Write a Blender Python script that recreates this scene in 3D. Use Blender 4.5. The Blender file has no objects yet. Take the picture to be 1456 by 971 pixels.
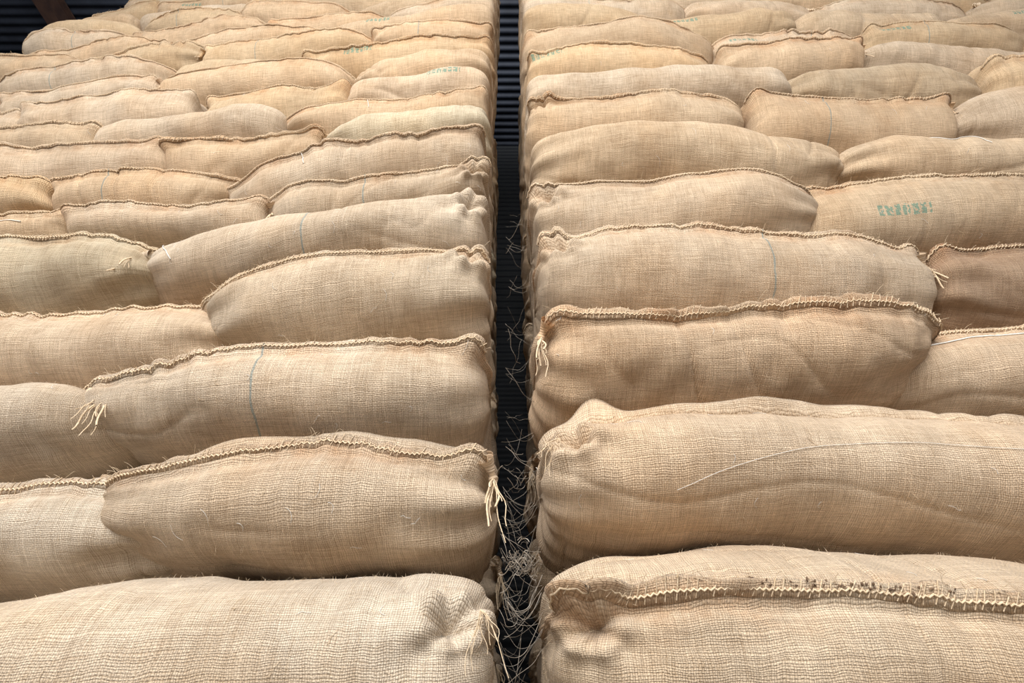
import bpy, math, random
import numpy as np
from mathutils import Vector, Matrix

scene = bpy.context.scene
scene.view_settings.view_transform = 'Standard'
CAM_Z = 1.30      # eye height
FACE_Y = 0.67     # distance from the camera to the front of the stacks

# ------------------------------------------------------------------ materials
def new_mat(name):
    m = bpy.data.materials.new(name); m.use_nodes = True
    nt = m.node_tree
    for n in list(nt.nodes): nt.nodes.remove(n)
    out = nt.nodes.new('ShaderNodeOutputMaterial')
    b = nt.nodes.new('ShaderNodeBsdfPrincipled')
    nt.links.new(b.outputs[0], out.inputs[0])
    return m, nt, b

class G:
    def __init__(s, nt): s.nt = nt
    def _in(s, sock, v):
        if isinstance(v, bpy.types.NodeSocket): s.nt.links.new(v, sock)
        else: sock.default_value = v
    def math(s, op, a, b=None, c=None):
        n = s.nt.nodes.new('ShaderNodeMath'); n.operation = op
        s._in(n.inputs[0], a)
        if b is not None: s._in(n.inputs[1], b)
        if c is not None: s._in(n.inputs[2], c)
        return n.outputs[0]
    def mix(s, f, a, b, mode='MIX'):
        n = s.nt.nodes.new('ShaderNodeMix'); n.data_type = 'RGBA'; n.blend_type = mode
        s._in(n.inputs[0], f); s._in(n.inputs[6], a); s._in(n.inputs[7], b)
        return n.outputs[2]
    def comb(s, x, y, z=0.0):
        n = s.nt.nodes.new('ShaderNodeCombineXYZ')
        s._in(n.inputs[0], x); s._in(n.inputs[1], y); s._in(n.inputs[2], z)
        return n.outputs[0]
    def noise(s, vec, scale, detail=2.0, rough=.5):
        n = s.nt.nodes.new('ShaderNodeTexNoise')
        s.nt.links.new(vec, n.inputs['Vector'])
        n.inputs['Scale'].default_value = scale; n.inputs['Detail'].default_value = detail
        n.inputs['Roughness'].default_value = rough
        return n.outputs['Fac']
    def rng(s, v, a, b, c, d):
        n = s.nt.nodes.new('ShaderNodeMapRange')
        s._in(n.inputs[0], v)
        for i, q in enumerate((a, b, c, d)): n.inputs[i+1].default_value = q
        return n.outputs[0]
    def attr(s, name):
        n = s.nt.nodes.new('ShaderNodeAttribute'); n.attribute_type = 'OBJECT'; n.attribute_name = name
        return n.outputs['Fac']

def burlap_material():
    m, nt, b = new_mat('burlap_weave'); g = G(nt)
    uv = nt.nodes.new('ShaderNodeUVMap'); uv.uv_map = 'UVMap'
    oi = nt.nodes.new('ShaderNodeObjectInfo')
    sep = nt.nodes.new('ShaderNodeSeparateXYZ'); nt.links.new(uv.outputs[0], sep.inputs[0])
    u0, v0 = sep.outputs[0], sep.outputs[1]
    rnd = oi.outputs['Random']
    w1 = g.noise(g.comb(u0, v0, g.math('MULTIPLY', rnd, 9.0)), 22.0, 3.0, .5)
    w2 = g.noise(g.comb(v0, u0, g.math('MULTIPLY', rnd, 17.0)), 24.0, 3.0, .5)
    u = g.math('ADD', u0, g.math('MULTIPLY', w1, 0.012))
    v = g.math('ADD', v0, g.math('MULTIPLY', w2, 0.012))
    p = 0.0032
    # yarn spacing wanders from yarn to yarn
    ju = g.noise(g.comb(g.math('MULTIPLY', u, 150.0), g.math('MULTIPLY', v, 4.0), 1.0), 1.0, 1.0)
    jv = g.noise(g.comb(g.math('MULTIPLY', v, 150.0), g.math('MULTIPLY', u, 4.0), 4.0), 1.0, 1.0)
    uw = g.math('ADD', u, g.math('MULTIPLY', ju, .0040)); vw = g.math('ADD', v, g.math('MULTIPLY', jv, .0040))
    su = g.math('SINE', g.math('MULTIPLY', uw, math.pi/p))
    sv = g.math('SINE', g.math('MULTIPLY', vw, math.pi/p))
    au = g.math('ABSOLUTE', su); av = g.math('ABSOLUTE', sv)
    hole = g.math('POWER', g.math('MULTIPLY', au, av), 0.5)
    par = g.math('GREATER_THAN', g.math('MULTIPLY', su, sv), 0.0)
    thread = g.math('ADD', g.math('MULTIPLY', par, au), g.math('MULTIPLY', g.math('SUBTRACT', 1.0, par), av))
    h = g.math('ADD', g.math('MULTIPLY', hole, .45), g.math('MULTIPLY', thread, .55))
    st1 = g.noise(g.comb(g.math('MULTIPLY', u, 18.0), g.math('MULTIPLY', v, 260.0), rnd), 1.0, 3.0, .65)
    st2 = g.noise(g.comb(g.math('MULTIPLY', u, 260.0), g.math('MULTIPLY', v, 18.0), rnd), 1.0, 3.0, .65)
    st = g.math('ADD', g.math('MULTIPLY', st1, .5), g.math('MULTIPLY', st2, .5))
    fib = g.noise(g.comb(u, v, 0.0), 520.0, 4.0, .75)
    h2 = g.math('ADD', g.math('ADD', h, g.math('MULTIPLY', st, 1.3)), g.math('MULTIPLY', fib, 1.2))
    col = oi.outputs['Color']
    loose = g.noise(g.comb(u0, v0, g.math('MULTIPLY', rnd, 3.0)), 14.0, 3.0, .6)
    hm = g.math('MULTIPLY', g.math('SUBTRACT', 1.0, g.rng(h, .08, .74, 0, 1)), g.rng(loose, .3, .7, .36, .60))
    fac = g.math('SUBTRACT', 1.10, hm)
    f2 = g.rng(st, .33, .67, .76, 1.22)
    f4 = g.rng(fib, .3, .7, .78, 1.20)
    blot = g.noise(g.comb(u0, v0, g.math('MULTIPLY', rnd, 31.0)), 6.0, 5.0, .65)
    f3 = g.rng(blot, .3, .62, .82, 1.05)
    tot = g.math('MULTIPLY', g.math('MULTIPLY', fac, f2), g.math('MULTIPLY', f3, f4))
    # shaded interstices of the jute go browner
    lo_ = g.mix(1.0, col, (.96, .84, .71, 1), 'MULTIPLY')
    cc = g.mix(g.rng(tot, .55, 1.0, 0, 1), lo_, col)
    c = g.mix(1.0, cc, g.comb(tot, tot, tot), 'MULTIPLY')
    drift = g.noise(g.comb(u0, v0, g.math('MULTIPLY', rnd, 57.0)), 3.5, 4.0, .6)
    c = g.mix(g.rng(drift, .42, .70, 0.0, .6), c, g.mix(1.0, c, (1.02, .90, .76, 1), 'MULTIPLY'))
    # handling dirt, mostly along the sewn edge
    sdist = g.math('ABSOLUTE', g.math('SUBTRACT', v0, g.attr('seam_v')))
    near = g.rng(sdist, 0.0, .06, 1.0, 0.0)
    dn = g.noise(g.comb(u0, g.math('MULTIPLY', v0, 1.6), g.math('MULTIPLY', rnd, 77.0)), 9.0, 5.0, .7)
    dirt = g.math('MULTIPLY', near, g.rng(dn, .43, .66, 0.0, .75))
    c = g.mix(dirt, c, g.mix(1.0, c, (.78, .58, .43, 1), 'MULTIPLY'))
    # woven stripe
    sd = g.math('ABSOLUTE', g.math('SUBTRACT', u, g.attr('stripe_u')))
    c = g.mix(g.math('MULTIPLY', g.math('LESS_THAN', sd, .0022), .58), c, (.15, .25, .26, 1))
    # stencilled ink
    pu = g.math('SUBTRACT', u, g.attr('print_u')); pv = g.math('SUBTRACT', v, g.attr('print_v'))
    inside = g.math('MULTIPLY', g.math('LESS_THAN', g.math('ABSOLUTE', pu), .070), g.math('LESS_THAN', g.math('ABSOLUTE', pv), .016))
    bars = g.math('LESS_THAN', g.math('FRACT', g.math('DIVIDE', g.math('ADD', u, 5.0), .023)), .74)
    cut = g.math('GREATER_THAN', g.noise(g.comb(u0, v0, 3.0), 110.0, 1.0), .44)
    ink = g.math('MULTIPLY', g.math('MULTIPLY', inside, bars), g.math('MULTIPLY', cut, .66))
    c = g.mix(ink, c, (.06, .25, .19, 1))
    nt.links.new(c, b.inputs['Base Color'])
    b.inputs['Roughness'].default_value = .95
    b.inputs['Specular IOR Level'].default_value = .08
    b.inputs['Sheen Weight'].default_value = .12
    b.inputs['Sheen Roughness'].default_value = .6
    bp = nt.nodes.new('ShaderNodeBump'); bp.inputs['Strength'].default_value = .85
    bp.inputs['Distance'].default_value = .0017
    nt.links.new(h2, bp.inputs['Height']); nt.links.new(bp.outputs[0], b.inputs['Normal'])
    return m

def simple_mat(name, c1, c2, scale=40, rough=.9, bump=.2, metallic=0.0, dist=.002):
    m, nt, b = new_mat(name); g = G(nt)
    tc = nt.nodes.new('ShaderNodeTexCoord')
    n = g.noise(tc.outputs['Object'], scale, 4.0, .6)
    c = g.mix(g.rng(n, .35, .65, 0, 1), c1 + (1,), c2 + (1,))
    nt.links.new(c, b.inputs['Base Color']); b.inputs['Roughness'].default_value = rough
    b.inputs['Metallic'].default_value = metallic
    bp = nt.nodes.new('ShaderNodeBump'); bp.inputs['Strength'].default_value = bump
    bp.inputs['Distance'].default_value = dist
    nt.links.new(n, bp.inputs['Height']); nt.links.new(bp.outputs[0], b.inputs['Normal'])
    return m

M_BURLAP = burlap_material()
M_STITCH = simple_mat('jute_stitching', (.74, .59, .42), (.56, .41, .25), 260, .9, .4)
M_TWINE = simple_mat('white_twine', (.82, .80, .76), (.66, .62, .55), 200, .8, .2)
M_WEB = simple_mat('cobweb_silk', (.46, .41, .35), (.20, .15, .10), 60, .8, .1)
M_CONC = simple_mat('concrete_floor', (.20, .185, .165), (.13, .12, .11), 6, .9, .3)
M_ROOF = simple_mat('galvanised_roof_sheet', (.045, .055, .08), (.025, .03, .045), 3, .6, .1, .3)
M_WALL = simple_mat('galvanised_wall_sheet', (.012, .015, .020), (.006, .008, .011), 3, .7, .1)
M_STEEL = simple_mat('rusty_steel', (.09, .045, .03), (.05, .025, .02), 12, .8, .3)
M_DEBRIS = simple_mat('dry_plant_debris', (.18, .11, .06), (.09, .05, .03), 90, .9, .3)

# ------------------------------------------------------------------ mesh utils
class Builder:
    def __init__(s): s.v = []; s.f = []; s.uv = []; s.m = []; s.n = 0; s.seam_v = -9.0
    def add(s, verts, faces, uv, mat):
        s.v.append(verts.reshape(-1, 3)); s.f.append(faces + s.n)
        s.uv.append(uv.reshape(-1, 2)); s.m.append(np.full(len(faces), mat, dtype=np.int32))
        s.n += len(s.v[-1])
    def mesh(s, name, mats):
        V = np.concatenate(s.v).astype(np.float32); F = np.concatenate(s.f).astype(np.int32)
        UV = np.concatenate(s.uv).astype(np.float32); MI = np.concatenate(s.m)
        me = bpy.data.meshes.new(name)
        me.vertices.add(len(V)); me.vertices.foreach_set('co', V.ravel())
        me.loops.add(F.size); me.loops.foreach_set('vertex_index', F.ravel())
        me.polygons.add(len(F))
        me.polygons.foreach_set('loop_start', np.arange(0, F.size, 4, dtype=np.int32))
        me.polygons.foreach_set('loop_total', np.full(len(F), 4, dtype=np.int32))
        me.polygons.foreach_set('material_index', MI)
        me.polygons.foreach_set('use_smooth', np.ones(len(F), dtype=bool))
        l = me.uv_layers.new(name='UVMap')
        l.data.foreach_set('uv', UV[F.ravel()].ravel())
        for m in mats: me.materials.append(m)
        me.update(calc_edges=True)
        return me

def grid_faces(n, m, wrap):
    i = np.arange(n-1)[:, None]; mm = m if wrap else m-1
    j = np.arange(mm)[None, :]; j2 = (j+1) % m
    return np.stack([i*m+j + 0*j2, (i+1)*m+j + 0*j2, (i+1)*m+j2, i*m+j2], -1).reshape(-1, 4)

def norm(a): return a/np.maximum(np.linalg.norm(a, axis=-1, keepdims=True), 1e-9)

def tube(B, P, r, mat, sides=5):
    P = np.asarray(P, float); t = norm(np.gradient(P, axis=0))
    ref = np.array([.31, .52, .79]); a = norm(np.cross(t, ref)); b = np.cross(t, a)
    k = np.linspace(0, 2*np.pi, sides, endpoint=False)
    rr = (np.ones(len(P))*r)[:, None, None]
    V = P[:, None, :] + rr*(np.cos(k)[None, :, None]*a[:, None, :] + np.sin(k)[None, :, None]*b[:, None, :])
    uv = np.zeros((len(P), sides, 2)); uv[..., 0] = np.arange(len(P))[:, None]*.002
    B.add(V, grid_faces(len(P), sides, True), uv, mat)

def sn(u, v, seed, f, n=6):
    r = random.Random(seed); o = 0
    for _ in range(n):
        a = r.uniform(0, math.pi); ff = f*r.uniform(.6, 1.5)
        o = o + np.sin(ff*(math.cos(a)*u + math.sin(a)*v) + r.uniform(0, 6.28))
    return o/n*1.7

def s1(u, seed, f, n=5): return sn(u, 0*u, seed, f, n)

def end_e(u, nl, nr):
    n = np.where(u < 0, nl, nr); a = np.abs(u)
    return np.maximum(1-a**n, 0)**(1/n)

# ------------------------------------------------------------------ one sack
def make_sack(xl, xr, zb, zt, yf, depth_half, seed, L=(6, .5), R=(6, .5), seam=.7, flap=.016,
              earL=False, earR=False, tuckL=False, tuckR=False, res=1.0, lean=.0, fold=0.0, foldpeak=False,
              twine=None, dirt=False, wave=.008, gather=1.0, thin=.0012, lump=1.0, cord=.0014, sec=2.5):
    rg = random.Random(seed)
    N = int(160*res)+24; M = int(110*res)+20
    H = .5*(zt((xl+xr)/2) - zb((xl+xr)/2)); LL = xr-xl; xc = (xl+xr)/2
    uu = np.sin(np.linspace(-np.pi/2, np.pi/2, 6001)); ee = end_e(uu, L[0], R[0])
    s = np.concatenate([[0], np.cumsum(np.hypot(np.diff(uu)*LL/2, np.diff(ee)*H))])
    sk = np.linspace(0, s[-1], N); u = np.interp(sk, s, uu); e = np.interp(sk, s, ee); e[0] = e[-1] = 0
    m = sec
    aa = np.linspace(-np.pi, np.pi, 4001)
    C = np.sign(np.cos(aa))*np.abs(np.cos(aa))**(2/m); S = np.sign(np.sin(aa))*np.abs(np.sin(aa))**(2/m)
    s2 = np.concatenate([[0], np.cumsum(np.hypot(np.diff(C)*depth_half, np.diff(S)*H))])
    w = np.concatenate([[0], np.cumsum(np.diff(s2)*(1+1.6*np.exp(-(aa[1:]/1.3)**4)))])
    wk = np.linspace(0, w[-1], M, endpoint=False)
    Ck = np.interp(wk, w, C); Sk = np.interp(wk, w, S); vk = np.interp(wk, w, s2); vk = vk - s2[2000]
    x = xc + u*LL/2
    q = np.where(u < 0, .55 if L[0] > 4 else .33, .55 if R[0] > 4 else .33)
    eB = e**q
    zbx = zb(x)+.002; ztx = zt(x)-.002
    ztx = ztx - np.clip(s1(x, seed+41, 7, 3), 0, 1)*.012
    tip = np.where(u < 0, L[1], R[1])
    ztip = zbx + (ztx-zbx)*tip
    zsec = ((zbx+ztx)/2)[:, None] + ((ztx-zbx)/2)[:, None]*Sk[None, :]
    Z = ztip[:, None] + (zsec-ztip[:, None])*e[:, None]
    yfx = yf(x) + .020*s1(x, seed+42, 5, 3)*(e > 0)
    leanx = lean*(1+.6*s1(x, seed+43, 6, 3))
    Y = (yfx+depth_half)[:, None] - depth_half*Ck[None, :]*eB[:, None] - leanx[:, None]*Sk[None, :]*e[:, None]
    X = np.repeat(x[:, None], M, 1)
    U = np.repeat(sk[:, None], M, 1); V = np.repeat(vk[None, :], N, 0)
    P = np.stack([X, Y, Z], -1)
    def normals(P):
        du = np.gradient(P, axis=0)
        dv = np.roll(P, -1, 1) - np.roll(P, 1, 1)
        n = norm(np.cross(du, dv))
        c = P.mean(axis=(0, 1))
        if ((P-c)*n).sum() < 0: n = -n
        return n
    n0 = normals(P)
    fade = np.clip(e/.35, 0, 1)[:, None]
    d = lump*(.011*sn(U, V, seed+1, 10)*fade + .0062*sn(U, V, seed+2, 22)*fade + .0018*sn(U, V, seed+3, 60))
    rid = np.clip(1-np.abs(sn(U, V*.45+.25*U, seed+4, 30, 4)), 0, 1)**6
    d += -.009*rid*np.clip(sn(U, V, seed+5, 8), 0, 1)*fade
    rid = np.clip(1-np.abs(sn(U*.4, V, seed+6, 34, 3)), 0, 1)**6
    d += -.005*rid*np.clip(sn(U, V, seed+17, 9), 0, 1)*fade
    for uc_, sgn_ in ((0, 1), (sk[-1], -1)):
        du_ = np.abs(U-uc_)
        d += .0052*np.sin(V*rg.uniform(50, 80)+rg.uniform(0, 6)+1.8*s1(U, seed+21, 12))*np.exp(-((du_-H)/.09)**2)*(Ck > -.2)[None, :]*np.clip(.6+s1(V, seed+22, 14), 0, 1.3)
    front = Ck > 0
    fi = np.where(front & (np.abs(Sk) < .999))[0]
    if seam is not None:
        js0 = float(np.interp(seam, Sk[fi], fi)); vs = float(np.interp(js0, np.arange(M), vk))
        wv = wave*s1(sk, seed+7, 9)
        dist = V - (vs + wv[:, None])
        gm = np.clip(.45+.7*s1(U, seed+9, 8), 0, 1.2)
        pleat = s1(U + .12*V, seed+8, 150, 4) + .6*s1(U, seed+11, 85, 3)
        below = np.where(dist < 0, np.exp(dist/.060), np.exp(-dist/.02))
        d += .0038*gather*gm*pleat*below*fade
        d += -.004*np.exp(-((np.abs(dist)-.014)/.010)**2)*fade + .009*np.exp(-(dist/.008)**2)*fade
        for uc_, nn_ in ((0, L[0]), (sk[-1], R[0])):
            du_ = np.abs(U-uc_)
            ctr = H*.95 if nn_ > 4 else .03
            d += .024*np.exp(-((du_-ctr)/.026)**2-(dist/.022)**2)
    vt = vs if seam is not None else float(np.interp(.45, Sk[fi], vk[fi]))
    for flag, side in ((tuckL, 0), (tuckR, 1)):
        if flag:
            uc = (H*.9+.016) if side == 0 else (sk[-1]-H*.9-.016)
            dx = U-uc; dv_ = V-(vt-.022); r = np.hypot(dx, dv_*1.1); ph = np.arctan2(dv_, dx)
            fr = (vk > -.3)[None, :]
            d += fr*(-.040*np.exp(-(r/.022)**2) + .010*np.exp(-((r-.040)/.014)**2)
                     + .008*np.cos(6*ph+rg.uniform(0, 6))*np.exp(-(r/.095)**2)*np.clip(r/.03, 0, 1))
    P = P + n0*d[..., None]
    n1 = normals(P)
    B = Builder()
    uv = np.stack([U, V], -1)
    B.add(P, grid_faces(N, M, True), uv, 0)

    def surf(i, j):
        i = np.clip(np.asarray(i, float), 0, N-1.001); j = np.asarray(j, float) % M
        i0 = i.astype(int); j0 = j.astype(int) % M; j1 = (j0+1) % M; fi_ = (i-i0)[:, None]; fj = (j-np.floor(j))[:, None]
        def s_(A): return (A[i0, j0]*(1-fi_)*(1-fj)+A[i0+1, j0]*fi_*(1-fj)+A[i0, j1]*(1-fi_)*fj+A[i0+1, j1]*fi_*fj)
        return s_(P), norm(s_(n1))
    def vj(v): return np.interp(v, vk, np.arange(M))
    def si(s_): return np.interp(s_, sk, np.arange(N))
    up = np.array([0, 0, 1.0])

    def ribbon(vc, width, ss, sd, nk, upk, wmod=None):
        vv = vc + wave*s1(ss, seed+7, 9)
        Pb, Nb = surf(si(ss), vj(vv))
        K = len(ss)
        curl = upk + .45*s1(ss, sd+12, 16)
        D = norm(Nb*(nk + .15*s1(ss, sd+13, 30))[:, None] + up*(curl)[:, None])
        T = norm(np.gradient(Pb, axis=0)); W = norm(np.cross(T, D))
        wd = width*(1+.30*s1(ss, sd+14, 28)+.14*s1(ss, sd+15, 110))
        if wmod is not None: wd = width*wmod*(1+.08*s1(ss, sd+14, 40))
        wd[:3] *= .5; wd[-3:] *= .5
        th = .0022
        cs = [(-.25, 1), (.35, 1.25), (.8, 1.15), (1.0, 0), (.8, -1.15), (.35, -1.25), (-.25, -1)]
        wob = (.004*(width/.016)*s1(ss, sd+16, 60)) if width < .03 else .010*s1(ss, sd+16, 24)
        ring = [Pb + D*(wd*a)[:, None] + W*(th*b_ + wob*max(a, 0))[:, None] for a, b_ in cs]
        RV = np.stack(ring, 1)
        ruv = np.stack([np.repeat(ss[:, None], 7, 1), vc+np.array([0, .2, .6, 1, 1.4, 1.8, 2])[None, :]*wd[:, None]], -1)
        B.add(RV, grid_faces(K, 7, True), ruv, 0)
        return Pb, D, T, W, wd

    if fold:
        vf = float(np.interp(.72, Sk[fi], vk[fi]))
        ssf = np.linspace(.05, sk[-1]-.03, int(150*res)+30)
        wm = np.clip(.75+.45*s1(ssf, seed+51, 9), .25, 1.3)
        if foldpeak: wm = .70*wm + 1.0*np.exp(-((ssf-.17)/.045)**2)
        ribbon(vf, fold, ssf, seed+50, .45, 1.0, wm)
    tips = []
    if seam is not None:
        B.seam_v = vs
        K = int(150*res)+30
        s_start = H*.75 if L[0] > 4 else .012; s_end = sk[-1]-(H*.75 if R[0] > 4 else .012)
        ss = np.linspace(s_start, s_end, K)
        Pb, D, T, W, wd = ribbon(vs, flap, ss, seed, .75, .75)
        if res > .45:
            K2 = int((ss[-1]-ss[0])/.0042)
            sc = np.linspace(ss[0], ss[-1], K2)
            Pc = np.stack([np.interp(sc, ss, Pb[:, k]) for k in range(3)], 1)
            Dc = np.stack([np.interp(sc, ss, D[:, k]) for k in range(3)], 1)
            Wc = np.stack([np.interp(sc, ss, W[:, k]) for k in range(3)], 1)
            sgn = -1.0 if (Wc[:, 2].mean() > 0) else 1.0
            wc = np.interp(sc, ss, wd)
            zig = np.where(np.arange(K2) % 2 == 0, 1., -1.)
            tube(B, Pc + Dc*(wc*.32+.0018*zig)[:, None] + Wc*sgn*.0036, cord, 1, 5)
            step = .0125; ns = int((ss[-1]-ss[0])/step)
            for k in range(ns):
                if rg.random() < .12: continue
                s0 = ss[0]+(k+.5)*step + rg.uniform(-.0025, .0025)
                def at(s_, A): return np.array([np.interp(s_, ss, A[:, c]) for c in range(3)])
                ww = float(np.interp(s0, ss, wd)); sl = rg.uniform(.002, .007)
                a0 = at(s0-.003, Pb)-at(s0, D)*.003+at(s0, W)*sgn*.0025
                a1 = at(s0, Pb)+at(s0, D)*ww*.5+at(s0, W)*sgn*.0042
                a2 = at(s0+sl, Pb)+at(s0, D)*ww*1.03+at(s0, W)*sgn*.001
                tube(B, [a0, a1, a2], rg.uniform(.0007, .0011), 1, 4)
            for _ in range(int(60*res)):
                s0 = rg.uniform(ss[0], ss[-1]); kk = np.linspace(0, 1, 6)[:, None]; ln = rg.uniform(.004, .020)
                b0 = at(s0, Pb)+at(s0, D)*float(np.interp(s0, ss, wd))*.9
                dr = at(s0, D)*rg.uniform(-.4, 1)+np.array([rg.uniform(-1, 1), -rg.uniform(0, .6), rg.uniform(-.5, .5)])
                tube(B, b0+dr*ln*kk+np.array([0, 0, -.3*ln])*kk**2, .00035, 1, 3)
        tips = [(Pb[0], -T[0]), (Pb[-1], T[-1])]
    else:
        pa, _ = surf([si(H*.8)], [vj(vt)]); pb, _ = surf([si(sk[-1]-H*.8)], [vj(vt)])
        tips = [(pa[0], np.array([-1., 0, 0])), (pb[0], np.array([1., 0, 0]))]
    for flag, (p, t) in zip((earL, earR), tips):
        if not flag: continue
        p = p + np.array([0, -.006, 0]); t = norm(t)
        if flag != 3:
            k = np.linspace(0, 1, 14)[:, None]
            path = p - t*.012 + t*(.046*k) + np.array([0, -.012, -.024])*k**2
            tube(B, path, np.interp(np.linspace(0, 1, 14), [0, .2, .5, .7, .85, 1], [.016, .013, .008, .006, .009, .003]), 0, 12)
            e0 = path[-4]
        else: e0 = p
        for q_ in range(11 if res > .6 else 5):
            ln = rg.uniform(.03, .085)*(1.25 if flag == 2 else .8)
            kk = np.linspace(0, 1, 12)[:, None]
            dr = np.array([t[0]*rg.uniform(-.3, .8), -rg.uniform(0, .35), -rg.uniform(.2, 1.0)])
            pth = e0 + dr*ln*kk + np.array([0, 0, -.35*ln])*kk**2 + .005*np.stack([np.sin(kk[:, 0]*rg.uniform(4, 11)+rg.uniform(0, 1)), np.cos(kk[:, 0]*rg.uniform(3, 9)), 0*kk[:, 0]], 1)*kk
            tube(B, pth, rg.choice([.0007, .001, .0020]) if flag != 3 else .0006, 1, 4)
    # jute hairs standing off the cloth
    nh = 4000 if res >= 1.3 else 1800 if res >= 1.0 else 0
    if nh:
        R_ = np.random.RandomState(seed)
        q1 = R_.uniform(.02, sk[-1]-.02, nh); q2 = R_.uniform(-H*1.3, H*1.6, nh)
        pp, nn = surf(si(q1), vj(q2))
        td = norm(np.cross(nn, norm(R_.normal(size=(nh, 3)))))
        ln = R_.uniform(.002, .010, nh)[:, None]; lift_ = R_.uniform(.1, .8, nh)[:, None]
        side_ = np.cross(nn, td)*.00015; bend = norm(R_.normal(size=(nh, 3)))*ln*.25
        p0 = pp; p1 = pp + td*ln*.5 + nn*ln*lift_*.6 + bend*.5; p2 = pp + td*ln + nn*ln*lift_ + bend
        V_ = np.stack([p0-side_, p0+side_, p1-side_, p1+side_, p2-side_*.5, p2+side_*.5], 1)
        Fh = (np.arange(nh)[:, None, None]*6 + np.array([[0, 1, 3, 2], [2, 3, 5, 4]])[None]).reshape(-1, 4)
        B.add(V_, Fh, np.zeros((nh, 6, 2)), 1)
    for _ in range(int(9*res*res)):
        s0 = rg.uniform(.1, .9)*sk[-1]; v0 = rg.uniform(-H*1.0, H*1.2)
        ln = rg.uniform(.006, .03); a = rg.uniform(0, 6.28); kk = np.linspace(0, 1, 10)
        q1 = s0+ln*kk*math.cos(a)+.003*np.sin(kk*5+a); q2 = v0+ln*kk*math.sin(a)+.003*np.cos(kk*4+a)
        pp, nn = surf(si(q1), vj(q2))
        tube(B, pp+nn*.0014, .00035, rg.choice([1, 2, 2]), 3)
    for tw in (twine or []):
        tw_ = np.array(tw, float); kk = np.linspace(0, len(tw_)-1, 60)
        q1 = np.interp(kk, np.arange(len(tw_)), tw_[:, 0])*sk[-1]; q2 = np.interp(kk, np.arange(len(tw_)), tw_[:, 1])
        ker = np.ones(15)/15
        q1 = np.convolve(np.pad(q1, 7, 'edge'), ker, 'valid'); q2 = np.convolve(np.pad(q2, 7, 'edge'), ker, 'valid')
        q2 = q2 + .03*s1(q1, seed+31, 25)
        pp, nn = surf(si(q1), np.interp(q2, Sk[fi], fi))
        tube(B, pp+nn*.002, thin, 2, 5)
    if dirt:
        for _ in range(40):
            s0 = sk[-1]*(.40+rg.gauss(0, .07))
            i_ = int(np.clip(np.searchsorted(ss, s0), 1, len(ss)-3))
            c_ = Pb[i_] + D[i_]*wd[i_]*rg.uniform(.5, 1.05) + W[i_]*sgn*.004
            l_ = rg.uniform(.002, .007); dv3 = norm(np.array([rg.gauss(0, 1), rg.gauss(0, .4), rg.gauss(0, .5)]))
            tube(B, np.array([c_, c_+dv3*l_*.5, c_+dv3*l_]), [.0005, rg.uniform(.0009, .0024), .0005], 3, 5)
    return B

# ------------------------------------------------------------------ stacks
def lift(z): return z + (.030 + .040*z if z > .1 else 0)
def smooth_curve(xs, zs):
    xs = np.array(xs, float); zs = np.array([lift(z) for z in zs], float)
    o = np.argsort(xs); xs = xs[o]; zs = zs[o]
    gx = np.linspace(xs[0], xs[-1], 200); gz = np.interp(gx, xs, zs)
    ker = np.hanning(41); ker /= ker.sum()
    gz = np.convolve(np.pad(gz, 20, 'edge'), ker, 'valid')
    sd = int(abs(zs[0])*1000)
    return lambda x: np.interp(x, gx, gz) + CAM_Z + .010*s1(np.asarray(x, float), sd, 7, 4)

LX = [0, -.45, -.9, -1.5, -2.3]
LB = [[-.06]*5, [.165, .178, .15, .15, .15], [.37, .40, .37, .36, .36], [.645, .63, .575, .57, .57],
      [.875, .89, .82, .83, .83], [1.16, 1.08, 1.02, 1.06, 1.04], [1.31, 1.27, 1.17, 1.22, 1.20],
      [1.51, 1.48, 1.42, 1.39, 1.37], [1.70, 1.69, 1.63, 1.61, 1.6], [1.90, 1.88, 1.84, 1.80, 1.80],
      [2.10, 2.09, 2.07, 2.08, 2.06], [2.33, 2.32, 2.30, 2.30, 2.28], [2.55, 2.54, 2.53, 2.52, 2.5],
      [2.75, 2.76, 2.75, 2.74, 2.72], [2.96, 2.97, 2.96, 2.95, 2.94], [3.17, 3.18, 3.17, 3.17, 3.16],
      [3.39, 3.40, 3.39, 3.38, 3.38], [3.61]*5, [3.83]*5, [4.05]*5, [4.27]*5]
RX = [0, .5, 1.0, 1.6, 2.6]
RB = [[-.06]*5, [.185, .217, .18, .18, .18], [.41, .445, .445, .45, .46], [.68, .715, .69, .70, .70],
      [.96, 1.0, .96, .99, 1.0], [1.22, 1.27, 1.22, 1.26, 1.26], [1.51, 1.53, 1.49, 1.50, 1.49],
      [1.79, 1.83, 1.80, 1.83, 1.80], [2.04, 2.06, 2.03, 2.16, 2.10], [2.32, 2.34, 2.30, 2.38, 2.35],
      [2.60, 2.61, 2.60, 2.62, 2.60], [2.85, 2.87, 2.86, 2.88, 2.86], [3.12, 3.13, 3.12, 3.14, 3.12],
      [3.38, 3.39, 3.38, 3.40, 3.38], [3.64]*5, [3.9]*5, [4.16]*5]
PALE = (.67, .555, .425); SAND = (.66, .52, .375); TAN = (.635, .473, .312)
BROWN = (.41, .28, .18); GOLD = (.635, .47, .295)
BL = (6, .55); GP = (6, .62); GL = (6, .62)
def S(xl, xr, **k): return (xl, xr, k)

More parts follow.
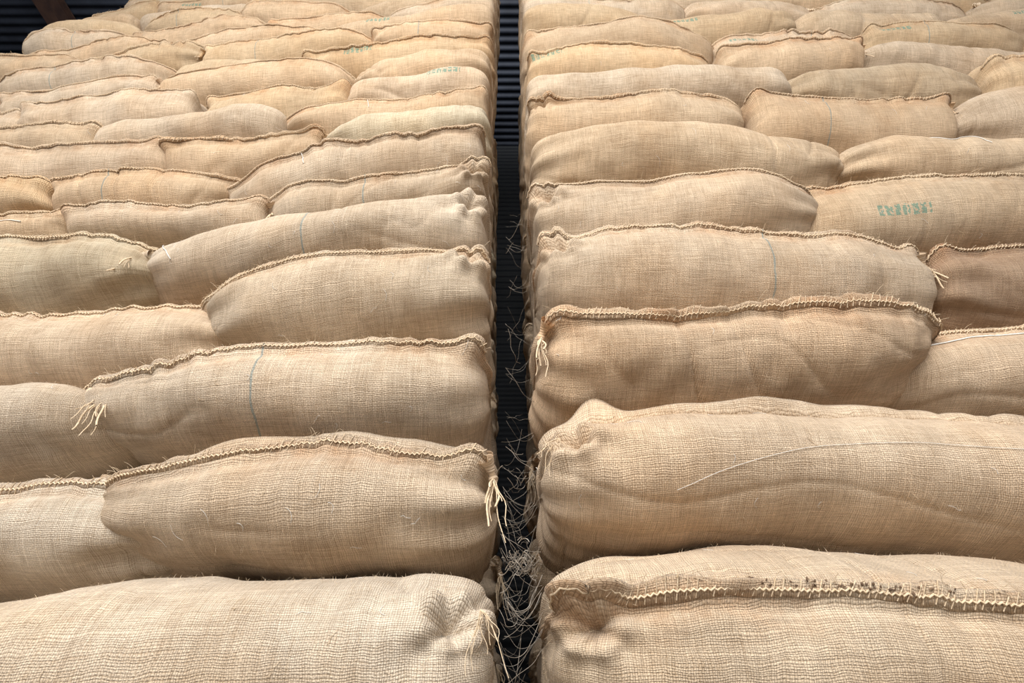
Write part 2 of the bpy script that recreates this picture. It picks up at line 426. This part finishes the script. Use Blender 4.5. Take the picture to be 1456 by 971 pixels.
LROWS = [
 [S(-1.02, -.032, seam=None, tuckR=True, col=PALE, res=1.5, L=BL, R=(5.5, .6), earR=3), S(-2.05, -1.03, col=PALE, seam=.6)],
 [S(-.79, -.034, seam=.62, L=(2.5, .72), R=(4.1, .68), col=SAND, res=1.5, earR=2, earL=1, flap=.014, wave=.010, fold=.035, gather=1.3),
  S(-1.46, -.60, seam=.6, col=PALE, res=1.2, dy=.05, R=(2.6, .3), flap=.016, twine=[[(.68, .6), (.78, .85), (.93, .6)], [(.72, .5), (.8, .7), (.9, .75)]], thin=.0007), S(-2.2, -1.46, col=SAND)],
 [S(-.93, -.052, seam=.50, L=(2.5, .55), R=(5, .66), col=PALE, res=1.4, stripe_u=.48, flap=.012, twine=[[(.02, .1), (.08, .75), (.16, .9), (.30, .95)]]),
  S(-1.7, -.82, seam=None, col=PALE, res=1.1, dy=.04, R=(2.8, .4), earR=2), S(-2.3, -1.7, col=SAND)],
 [S(-.77, -.062, seam=.80, L=(2.3, .62), R=GP, col=(.68, .56, .42), res=1.3, earL=2, tuckR=True, gather=1.5, flap=.013),
  S(-1.52, -.67, seam=.9, col=SAND, res=1.1, dy=.03, R=(2.5, .3), flap=.009), S(-2.25, -1.52, col=SAND)],
 [S(-1.07, -.070, seam=None, L=(2.4, .45), R=GP, col=PALE, res=1.2, tuckR=True, stripe_u=.56, earL=1, twine=[[(.10, .9), (.13, .3), (.17, -.3)]]),
  S(-1.75, -.98, seam=.7, col=(.63, .53, .38), res=.9, dy=.02, R=(3, .5)), S(-2.3, -1.75, col=SAND)],
 [S(-.75, -.078, seam=.75, L=(3, .5), R=GP, col=SAND, res=1.0, tuckR=True, stripe_u=.36), S(-1.38, -.74, seam=.75, col=SAND, res=.9, earR=1), S(-2.2, -1.36, seam=.7, col=TAN, twine=[[(.5, .8), (.6, .2), (.8, -.2)]])],
 [S(-.97, -.088, seam=.7, L=(2.5, .55), R=GP, col=SAND, res=.9, twine=[[(.30, .8), (.34, -.2)]], earL=1), S(-1.55, -.93, seam=.8, col=TAN, R=(2.6, .8), stripe_u=.3), S(-2.25, -1.55, col=GOLD)],
 [S(-.71, -.09, seam=None, L=(2.8, .7), R=GP, col=(.64, .55, .40)), S(-1.27, -.69, seam=.7, col=TAN, earR=1), S(-2.1, -1.25, col=SAND)],
 [S(-.90, -.095, seam=.8, L=(2.6, .4), R=GP, col=TAN, twine=[[(.4, .5), (.42, -.2)]]), S(-1.66, -.89, seam=None, col=SAND), S(-2.25, -1.64, col=TAN)],
 [S(-.70, -.10, seam=None, R=GP, col=SAND, print_u=.5, print_v=.02), S(-1.34, -.70, seam=.8, col=GOLD), S(-2.15, -1.34, col=SAND)],
]
RROWS = [
 [S(.052, 1.04, seam=.27, L=(5.5, .6), col=(.62, .49, .35), res=1.7, tuckL=True, flap=.022, wave=.012, dirt=True, gather=1.4, cord=.0017, print_u=.56, print_v=-.125), S(1.05, 2.0, col=SAND)],
 [S(.058, 1.05, seam=None, L=(5, .6), col=SAND, res=1.5, tuckL=True, earL=3, fold=.046, foldpeak=True, thin=.0004, twine=[[(.22, -.55), (.5, .05), (.75, .12), (.97, -.1)]]), S(1.05, 2.05, col=SAND)],
 [S(.054, .93, seam=.36, L=(4.1, .62), R=(2.2, .72), col=(.65, .485, .33), res=1.4, earL=2, flap=.018, gather=1.7, print_u=.19, print_v=.085),
  S(.80, 1.7, seam=.72, L=(2.8, .3), col=SAND, res=1.1, dy=.05, earL=1, flap=.010, thin=.0016, twine=[[(.03, .9), (.14, .35), (.34, .45), (.5, .2)]]), S(1.7, 2.6, col=SAND)],
 [S(.066, 1.08, seam=.82, L=(5, .64), R=(4.5, .5), col=SAND, res=1.3, tuckL=True, stripe_u=.68, earR=1, gather=1.6, flap=.013),
  S(1.07, 2.0, seam=.6, col=BROWN, res=1.0, dy=.03), S(2.0, 2.8, col=TAN)],
 [S(.064, .92, seam=.8, L=GL, R=(2.6, .55), col=SAND, res=1.1, tuckL=True, earR=1),
  S(.87, 1.86, seam=.85, col=TAN, res=1.0, dy=.02, print_u=.34, print_v=-.04), S(1.86, 2.7, col=TAN)],
 [S(.064, 1.11, seam=None, L=GL, R=(3, .5), col=TAN, res=1.0), S(1.07, 2.0, seam=None, L=(2.8, .4), col=TAN, res=.9, dy=.02, twine=[[(.35, .5), (.40, .1), (.46, .4), (.5, -.1)]]), S(2.0, 2.9, col=TAN)],
 [S(.060, .88, seam=.8, L=GL, R=(3.5, .5), col=TAN, res=.9, tuckL=True), S(.88, 1.66, seam=.75, col=TAN, earR=1, stripe_u=.4), S(1.64, 2.5, seam=None, L=(2.5, .4), col=SAND), S(2.5, 3.2, col=TAN)],
 [S(.060, 1.16, seam=None, L=GL, R=(3, .5), col=SAND), S(1.12, 2.0, seam=None, L=(2.6, .5), R=(2.6, .5), col=(.58, .44, .29)), S(1.98, 2.9, seam=.7, col=GOLD)],
 [S(.06, .93, seam=.6, L=GL, R=(3, .7), col=GOLD, print_u=.20, print_v=.02, earR=1), S(.92, 1.62, seam=.8, col=TAN, earR=1), S(1.59, 2.5, seam=None, L=(2.5, .5), col=SAND), S(2.5, 3.2, col=TAN)],
]
def auto_row(side, n, seed):
    r = random.Random(seed); out = []; x = .10 if side < 0 else .055
    end = 3.0 if side < 0 else 3.3
    first = .95 if n % 2 else .66
    while x < end-.25:
        ln = first if x < .11 else r.uniform(.68, .95)
        x2 = min(x+ln, end + r.uniform(-.06, .06))
        col = r.choice([SAND, TAN, GOLD, TAN, GOLD])
        k = dict(col=col, seam=r.choice([.5, .9, None, None, .7]), res=.5)
        nl = (r.uniform(2.4, 4.6), r.uniform(.3, .7)); nr = (r.uniform(2.4, 4.6), r.uniform(.3, .7))
        k['L'] = nl; k['R'] = nr
        if x < .11: k['R' if side < 0 else 'L'] = GP
        if r.random() < .20: k['print_u'] = r.uniform(.2, .6); k['print_v'] = .01
        if r.random() < .2: k['stripe_u'] = r.uniform(.2, .7)
        if r.random() < .3 and x > .11: k[r.choice(['earL', 'earR'])] = 1
        a, b = (x, x2) if side > 0 else (-x2, -x)
        out.append(S(a, b, **k)); x = x2-.02
    return out
def extend(rows, side):
    for i, row in enumerate(rows):
        r = random.Random(900+i*3+side)
        x = min(a[0] for a in row)
        row.append(S(-3.0+r.uniform(-.05, .05), x+.01, col=r.choice([SAND, TAN, GOLD]), res=.5))
extend(LROWS, -1)
while len(LROWS) < len(LB)-1: LROWS.append(auto_row(-1, len(LROWS), 300+len(LROWS)))
while len(RROWS) < len(RB)-1: RROWS.append(auto_row(1, len(RROWS), 500+len(RROWS)))

DH = .27
def front_y(side, dy):
    if side < 0: return lambda x: FACE_Y + dy + .07*np.maximum(0, -np.asarray(x, float))
    return lambda x: FACE_Y + dy + 0*np.asarray(x, float)

def place(me, col, props, off=(0, 0, 0)):
    ob = bpy.data.objects.new('burlap_sack', me)
    scene.collection.objects.link(ob)
    ob.location = Vector(off) + Vector(me['centre'])
    ob.color = (*col, 1)
    for k in ('stripe_u', 'print_u', 'print_v', 'seam_v'): ob[k] = float(props.get(k, -9.0))
    return ob

def build_stack(side, X, BND, ROWS):
    seed0 = 1000 if side < 0 else 5000
    curves = [smooth_curve(X, z) for z in BND]
    rows = [(curves[i], curves[i+1], ROWS[i], i) for i in range(len(ROWS))]
    step = (CAM_Z-.06)/5
    for k in range(5):      # courses below the picture, down to the floor
        r = auto_row(side, k, seed0+k)
        for a in r: a[2]['res'] = .45
        lo = (lambda z: (lambda x: np.zeros_like(np.asarray(x, float))+z))(k*step)
        hi = (lambda z: (lambda x: np.zeros_like(np.asarray(x, float))+z))((k+1)*step) if k < 4 else curves[0]
        rows.append((lo, hi, r, -1-k))
    for lo, hi, row, i in rows:
        for c, (xl, xr, k) in enumerate(row):
            k = dict(k); seed = seed0 + (i+10)*37 + c*5
            rr = random.Random(seed)
            col = k.pop('col', SAND); j = 1+rr.uniform(-.09, .03); wv = rr.uniform(-.02, .025)
            col = (col[0]*j*(1+wv), col[1]*j, col[2]*j*(1-wv))
            props = {p: k.pop(p) for p in ('stripe_u', 'print_u', 'print_v') if p in k}
            dy = k.pop('dy', 0.0) + rr.uniform(-.012, .024)
            k.setdefault('res', .6); k.setdefault('lean', .022)
            if i <= 3: k.setdefault('sec', 2.25)
            if 'flap' not in k: k['flap'] = rr.uniform(.007, .012)
            if i >= 5: k.setdefault('cord', .0010)
            k.setdefault('wave', rr.uniform(.006, .014))
            if k.get('seam', .7) is not None:
                k['seam'] = k.get('seam', .7)*(1 if i <= 0 else .72 if i <= 2 else .60 if i <= 4 else .42)
            B = make_sack(xl, xr, lo, hi, front_y(side, dy), DH, seed, **k)
            c0 = np.array([(xl+xr)/2, FACE_Y+DH, float((lo((xl+xr)/2)+hi((xl+xr)/2))/2)])
            for a in B.v: a -= c0
            me = B.mesh('burlap_sack', [M_BURLAP, M_STITCH, M_TWINE, M_DEBRIS])
            me['centre'] = [float(q) for q in c0]
            props['seam_v'] = B.seam_v
            place(me, col, props)
            if i < 13:      # second rank of the stack
                place(me, col, {}, (0, 2*DH+.07, 0))

build_stack(-1, LX, LB, LROWS)
build_stack(1, RX, RB, RROWS)

# ------------------------------------------------------------------ cobwebs in the gap
B = Builder(); rg = random.Random(4)
for _ in range(120):
    z = CAM_Z + rg.choice([rg.uniform(0, .45), rg.uniform(0, .35), rg.uniform(0, 1.2)])
    xa, xb = -.014+rg.uniform(-.006, .01), .044+rg.uniform(-.01, .006)
    ya, yb = FACE_Y+rg.uniform(.03, .16), FACE_Y+rg.uniform(.03, .16)
    k = np.linspace(0, 1, 14)[:, None]
    if rg.random() < .45: xb = xa + rg.uniform(.02, .04)
    p = np.array([xa, ya, z])*(1-k) + np.array([xb, yb, z+rg.uniform(-.06, .06)])*k
    p[:, 2] -= rg.uniform(0, .03)*4*(k*(1-k))[:, 0]
    p[:, 0] += .002*np.sin(k[:, 0]*rg.uniform(3, 15)); p[:, 1] += .002*np.cos(k[:, 0]*rg.uniform(3, 15))
    tube(B, p, rg.choice([.00012, .0002, .0002, .0004]), 0, 3)
for cz, n in ((.195, 70), (.33, 10)):
    for _ in range(n):
        c = np.array([.016+rg.gauss(0, .012), FACE_Y+.05+rg.gauss(0, .02), CAM_Z+cz+rg.gauss(0, .008)])
        k = np.linspace(0, 1, 9); a, b = rg.uniform(0, 6), rg.uniform(0, 6); l = rg.uniform(.004, .010)
        p = c + l*np.stack([np.sin(k*2+a), np.cos(k*3+b), np.sin(k*2+b)], 1)
        tube(B, p, rg.choice([.0002, .0003, .0007]), 0, 3)
ob = bpy.data.objects.new('cobweb', B.mesh('cobweb', [M_WEB])); scene.collection.objects.link(ob)

# ------------------------------------------------------------------ shed
def sheet(name, origin, du, dv, nrm, lu, lv, mat, pitch=.076, amp=.009):
    n = int(lv/pitch*8); k = np.linspace(0, lv, n)
    o, du, dv, nrm = (np.array(q, float) for q in (origin, du, dv, nrm))
    a = np.array([0, lu])
    P = o + a[:, None, None]*du + k[None, :, None]*dv + (amp*np.sin(k*2*np.pi/pitch))[None, :, None]*nrm
    B = Builder(); uv = np.zeros((2, n, 2)); B.add(P, grid_faces(2, n, False), uv, 0)
    ob = bpy.data.objects.new(name, B.mesh(name, [mat])); scene.collection.objects.link(ob)
    return ob
def box(name, lo, hi, mat):
    lo, hi = Vector(lo), Vector(hi)
    import bmesh
    bm = bmesh.new(); bmesh.ops.create_cube(bm, size=1)
    for v in bm.verts: v.co = Vector([(v.co[i])*(hi[i]-lo[i]) for i in range(3)])
    bmesh.ops.bevel(bm, geom=bm.edges[:], offset=.006, segments=2, affect='EDGES')
    me = bpy.data.meshes.new(name); bm.to_mesh(me); bm.free(); me.materials.append(mat)
    ob = bpy.data.objects.new(name, me); ob.location = (lo+hi)/2; scene.collection.objects.link(ob)
    return ob
box('floor', (-6.5, -6, -.12), (6.5, 2.6, 0), M_CONC)
RZ = 6.6
sheet('ceiling', (-6.6, -3.0, RZ), (1, 0, 0), (0, 1, 0), (0, 0, 1), 13.2, 5.6, M_ROOF)
sheet('wall_back', (-6.5, 2.55, 0), (1, 0, 0), (0, 0, 1), (0, 1, 0), 13, RZ, M_WALL)
sheet('wall_left', (-6.5, -3.0, 0), (0, 0, 1), (0, 1, 0), (1, 0, 0), RZ, 5.6, M_WALL)
sheet('wall_right', (6.5, -3.0, 0), (0, 0, 1), (0, 1, 0), (1, 0, 0), RZ, 5.6, M_WALL)
def rafter(xc):
    parts = Builder()
    prof = [(-.06, -.11), (.06, -.11), (.06, -.095), (.006, -.095), (.006, .095), (.06, .095), (.06, .11), (-.06, .11), (-.06, .095), (-.006, .095), (-.006, -.095), (-.06, -.095)]
    P = np.array([[[xc+a, y, RZ-.14+b] for a, b in prof] for y in (-3.0, 2.5)])
    parts.add(P, grid_faces(2, 12, True), np.zeros((2, 12, 2)), 0)
    me = parts.mesh('roof_beam', [M_STEEL])
    for p in me.polygons: p.use_smooth = False
    ob = bpy.data.objects.new('roof_beam', me); scene.collection.objects.link(ob)
for xx in (-4.3, 0.9, 5.2): rafter(xx)

# ------------------------------------------------------------------ light
w = bpy.data.worlds.new('overcast_sky'); scene.world = w; w.use_nodes = True
bg = w.node_tree.nodes['Background']; bg.inputs[0].default_value = (.92, .95, 1.0, 1); bg.inputs[1].default_value = .68
ld = bpy.data.lights.new('open_door_daylight', 'AREA'); ld.shape = 'RECTANGLE'; ld.size = 4.2; ld.size_y = 2.3
ld.energy = 430; ld.color = (1, .99, .97)
lo = bpy.data.objects.new('open_door_daylight', ld); scene.collection.objects.link(lo)
lo.location = (-.8, -3.1, 3.8)
lo.rotation_euler = (Vector((0, .67, 1.85))-lo.location).to_track_quat('-Z', 'Y').to_euler()

# ------------------------------------------------------------------ camera
cd = bpy.data.cameras.new('camera'); cd.lens = 16.0; cd.sensor_width = 36; cd.clip_start = .02
co = bpy.data.objects.new('camera', cd); scene.collection.objects.link(co)
co.location = (0, 0, CAM_Z); co.rotation_euler = (math.radians(90+41.1), 0, 0)
scene.camera = co
